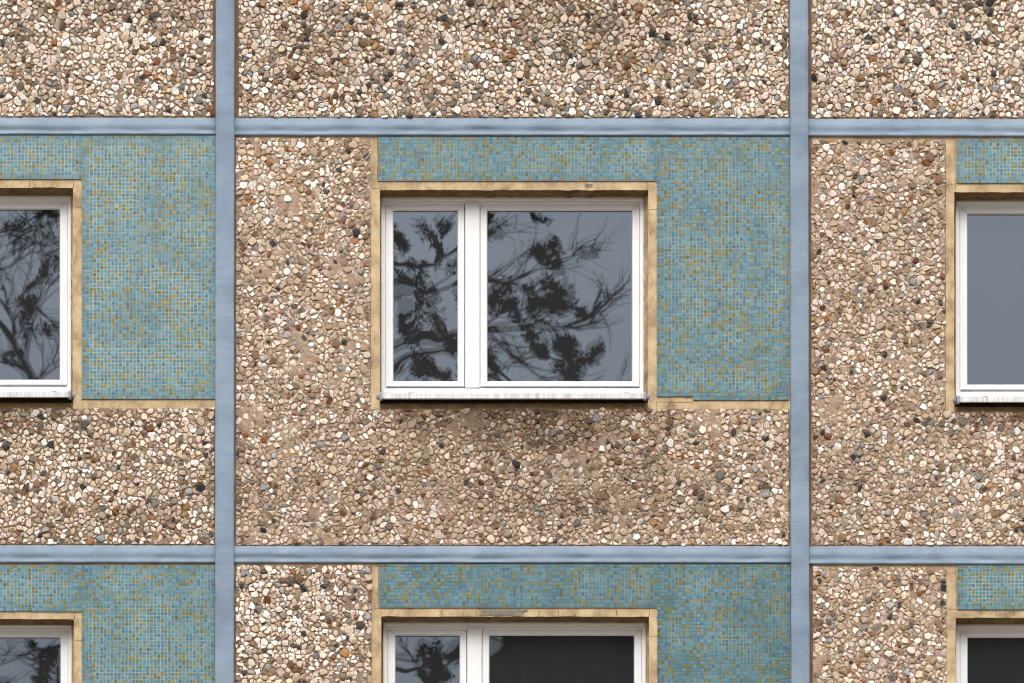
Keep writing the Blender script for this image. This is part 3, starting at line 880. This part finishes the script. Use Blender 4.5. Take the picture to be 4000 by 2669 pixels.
# ------------------------------------------------------------------ ground, far building and trees (the glass mirrors them)
mb = MB(); mb.add([(-900,-900,0),(900,-900,0),(900,900,0),(-900,900,0)], [(0,1,2,3)])
g = mb.build('ground', M_GROUND); g['kind'] = 'structure'
def mirror_pt(px, py, d):
    """world point, d metres in front of the facade, that a flat pane mirrors at photo pixel (px, py)"""
    k = (D+d)/D
    return Vector(((px-2000)/PPM*k, -d, CAMZ+(13.0+(1334.5-py)/PPM)*k))

fb = empty('tower_block', 'dark rendered tower block opposite, mirrored in the lower windows', 'building', (0, -58, 0))
a = mirror_pt(1990, 2020, 58)
mb = MB(); mb.box(a.x, -14, 0, a.x+34, 0, a.z); mb.build('wall', M_FAR, fb)
mb = MB(); mb.box(a.x-.3, -14.3, a.z, a.x+34.3, .3, a.z+.5); mb.build('roof', M_FAR, fb)
for r in range(11):
    for c in range(8):
        z = 3.2+r*3.0; x = a.x+2+c*4
        if z+1.5 > a.z-1: continue
        mb = MB(); mb.box(x, -.02, z, x+1.9, .03, z+1.4); mb.build('window', M_FARW, fb)

class Tree:
    def __init__(s, seed): s.r = random.Random(seed); s.w = MB(); s.l = MB()
    def limb(s, p, d, L, rad, lev, droop=0.0, leaf=0.0):
        r = s.r; n = 5; pts = [p.copy()]; rs = [rad]; q = p.copy(); dd = d.normalized()
        for i in range(n):
            dd = (dd + Vector((r.uniform(-.38,.38), r.uniform(-.38,.38), r.uniform(-.3,.36)-droop))).normalized()
            q = q + dd*(L/n); pts.append(q.copy()); rs.append(rad*(1-.62*(i+1)/n))
        s.w.tube(pts, rs, 6 if rad > .05 else 4 if rad > .012 else 3)
        if lev > 0:
            k = 3 if lev > 1 else 4
            for i in range(k+ (r.random() < .5)):
                t = r.uniform(.35, 1.0); ii = min(int(t*n), n-1); b = pts[ii].lerp(pts[ii+1], t*n-ii)
                a = (pts[ii+1]-pts[ii]).normalized(); v = Vector((r.gauss(0,1), r.gauss(0,1), r.gauss(.25,.8))); v = (v - a*v.dot(a)).normalized()
                s.limb(b, a + v*r.uniform(.5, 1.1), L*r.uniform(.45, .68), rs[ii]*r.uniform(.5,.68), lev-1, droop, leaf)
        elif leaf > 0 and r.random() < leaf: s.tuft(pts[-1], r.uniform(.08, .15), 26)
    def tuft(s, c, R, n, flat=.6):
        r = s.r
        hub = [Vector((r.gauss(0,1), r.gauss(0,1), r.gauss(0,flat)))*R*.5 for _ in range(max(3, n//30))]   # foliage gathers in little sprays
        for i in range(int(n*1.5)):
            v = hub[i % len(hub)] + Vector((r.gauss(0,1), r.gauss(0,1), r.gauss(0,.7)))*R*.22
            p = c+v; a = Vector((r.gauss(0,1), r.gauss(0,1), r.gauss(.5,.7))).normalized()*r.uniform(.03,.075); b = a.cross(Vector((r.gauss(0,1), r.gauss(0,1), r.gauss(0,1)))).normalized()*r.uniform(.012,.034)
            s.l.add([tuple(p-b), tuple(p+b), tuple(p+a+b*.3), tuple(p+a-b*.3)], [(0,1,2,3)])
    def path(s, pts, r0, r1):
        n = len(pts); s.w.tube(pts, [r0+(r1-r0)*i/(n-1) for i in range(n)], 8)
    def done(s, label, leafmat, base, group=None, name='tree'):
        e = empty(name, label, 'tree', base, group)
        t = s.w.build('trunk', M_BARK, e, smooth=True); t.location = -Vector(base)
        if s.l.v:
            c = s.l.build('crown', leafmat, e); c.location = -Vector(base)
        return e

# pine whose boughs reach across the middle window
d = 13.0
t = Tree(4); mp = lambda x, y, dd=0: mirror_pt(x, y, d+dd)
foot = mp(760, 1400); foot = Vector((foot.x-.2, foot.y, 0)); top = mp(900, 480)
tr = [foot, foot.lerp(top, .3)+Vector((.15,0,0)), foot.lerp(top, .6)+Vector((-.1,.1,0)), foot.lerp(top, .8)+Vector((.1,0,0)), top]
t.path(tr, .27, .05)
def bough(start, pts, r0, tufts, sub=2):
    r0 *= .5; P_ = [start]+pts; t.path(P_, r0, .008)
    for i in range(1, len(P_)):
        seg = P_[i]-P_[i-1]
        for k in range(sub):
            b = P_[i-1].lerp(P_[i], t.r.random()); v = Vector((t.r.uniform(-.2,1), t.r.uniform(-.7,.7), t.r.uniform(-.5,.8)))
            t.limb(b, seg.normalized()+v, t.r.uniform(.3,.6), r0*.4, 1, 0, .05)
    for (c, R, n) in tufts: t.tuft(c, R*.62, int(n*.55), .5)
def on_trunk(y):
    for a, b in zip(tr, tr[1:]):
        z = mp(0, y).z
        if a.z <= z <= b.z: return a.lerp(b, (z-a.z)/(b.z-a.z))
    return tr[-1]
bough(on_trunk(1120), [mp(1750,1090), mp(1900,1050), mp(2010,1050), mp(2120,1000), mp(2190,960)], .06, [(mp(2125,945), .22, 230), (mp(2170,975), .16, 150), (mp(2180,1015), .12, 90)])
bough(on_trunk(1010), [mp(1720,960), mp(1880,900), mp(1950,860)], .05, [(mp(1915,850), .25, 160), (mp(1700,920), .3, 200)])
bough(on_trunk(1330), [mp(1760,1290), mp(1930,1240), mp(2080,1225), mp(2200,1230), mp(2290,1200), mp(2340,1130)], .08,
      [(mp(1935,1120), .3, 330), (mp(2010,1155), .2, 150), (mp(2085,1150), .2, 160), (mp(2205,1130), .27, 330), (mp(2250,1180), .14, 70)])
bough(on_trunk(1460), [mp(1800,1330), mp(1920,1250), mp(2000,1330), mp(2110,1400), mp(2220,1440)], .07,
      [(mp(2120,1300), .2, 170), (mp(2210,1310), .24, 260), (mp(2235,1400), .26, 280), (mp(2320,1335), .15, 110)], 1)
bough(on_trunk(1640), [mp(1760,1560), mp(1900,1420), mp(1960,1400), mp(2060,1470)], .07, [(mp(1925,1400), .22, 140), (mp(1940,1475), .22, 170), (mp(2340,1488), .2, 130)], 1)
bough(on_trunk(1700), [mp(1900,1640), mp(2150,1560), mp(2350,1500), mp(2440,1470)], .06, [(mp(2420,1475), .14, 60)])
for k in range(3):
    y = 800+k*300; b = on_trunk(y); t.limb(b, Vector((t.r.uniform(-.9,.5), t.r.uniform(-.8,.8), t.r.uniform(-.1,.4))), 1.3, .02, 2, 0, .12)
for (x, y, R, n) in ((1600,1060,.5,420),(1680,1120,.5,420),(1620,960,.3,160),(1740,1250,.36,240),(1580,1400,.46,330),(1700,1420,.4,300),(1660,1480,.3,200),(1450,1080,.4,260),(1500,1250,.45,330),(1400,1420,.4,240),(1520,1480,.4,260),(1700,820,.35,200),(1500,860,.4,240),(1800,1330,.3,180),(1840,1000,.25,120)):
    t.tuft(mp(x, y), R*.5, int(n*.4), .45)
# lower boughs mirrored in the window below
for (ya, pts, tf) in ((2620, [(1640,2560),(1760,2500),(1850,2470)], [(1700,2500,.22,160)]), (2750, [(1640,2640),(1720,2560),(1790,2520)], [(1760,2560,.2,160)]), (2560, [(1600,2520),(1560,2470)], [(1650,2520,.2,120)]),
                      (3000, [(1600,2800),(1660,2660),(1700,2560)], [(1690,2610,.2,200)])):
    bough(on_trunk(ya), [mp(*p) for p in pts], .05, [(mp(x, y), R, n) for (x, y, R, n) in tf])
t.done('dark pine with spreading boughs, mirrored in the central window', M_NEEDLE, tuple(foot), name='pine_tree')

# bare tree mirrored in the left window
d = 15.0; t = Tree(9)
foot = mp(560, 1480); foot = Vector((foot.x, foot.y, 0)); A = [foot, mp(480,2450), mp(300,1780), mp(135,1500), mp(92,1390), mp(50,1300), mp(0,1230), mp(-70,1130)]
t.w.tube(A, [.2, .1, .065, .052, .042, .034, .028, .02], 8)
for (pts, r0, lev) in (([(92,1390),(110,1290),(125,1200),(150,1120),(165,1040)], .055, 2), ([(50,1300),(52,1230),(20,1150),(10,1060)], .05, 2), ([(118,1500),(150,1440),(200,1400),(250,1370)], .05, 2),
                       ([(105,1430),(60,1400),(10,1390),(-50,1370)], .04, 2), ([(125,1200),(100,1150),(90,1090),(105,1000),(112,950)], .025, 1), ([(-70,1130),(-40,1010),(40,980),(120,930),(240,960)], .05, 1), ([(140,1150),(190,1200),(230,1230)], .03, 2)):
    V = [mp(*p) for p in pts]; r0 *= .5; t.path(V, r0, r0*.25)
    for i in range(1, len(V)):
        for k in range(2):
            t.limb(V[i-1].lerp(V[i], t.r.random()), (V[i]-V[i-1]).normalized()+Vector((t.r.uniform(-.8,.8), t.r.uniform(-.6,.6), t.r.uniform(-.1,.8))), t.r.uniform(.35,.7), r0*.4, lev-1, 0, .04)
t.tuft(mp(60,880), .13, 40); t.tuft(mp(110,1180), .12, 36); t.tuft(mp(10,1350), .13, 40); t.tuft(mp(190,1260), .12, 30)
for (pts, r0) in (([(-80,900),(40,850),(130,830),(180,880),(260,930)], .05), ([(-60,820),(60,870),(120,840),(200,825)], .04), ([(40,2500),(150,2540),(260,2600)], .05), ([(-40,2560),(50,2520),(120,2490),(240,2480)], .045), ([(230,2480),(225,2560),(235,2660)], .03)):
    V = [mp(*p) for p in pts]; r0 *= .5; t.path(V, r0*.4, r0) if pts[0][0] < pts[-1][0] else t.path(V, r0, r0*.3)
    for i in range(1, len(V)):
        for k in range(2): t.limb(V[i-1].lerp(V[i], t.r.random()), Vector((t.r.uniform(-.8,.8), t.r.uniform(-.6,.6), t.r.uniform(-.8,.8))), t.r.uniform(.3,.7), r0*.45, 1, 0, .12)
t.tuft(mp(215,2520), .16, 110); t.tuft(mp(225,2640), .18, 120); t.tuft(mp(130,2655), .12, 60)
t.done('bare branching tree with a few withered leaves, mirrored in the left-hand window', M_DEAD, tuple(foot), name='bare_tree')
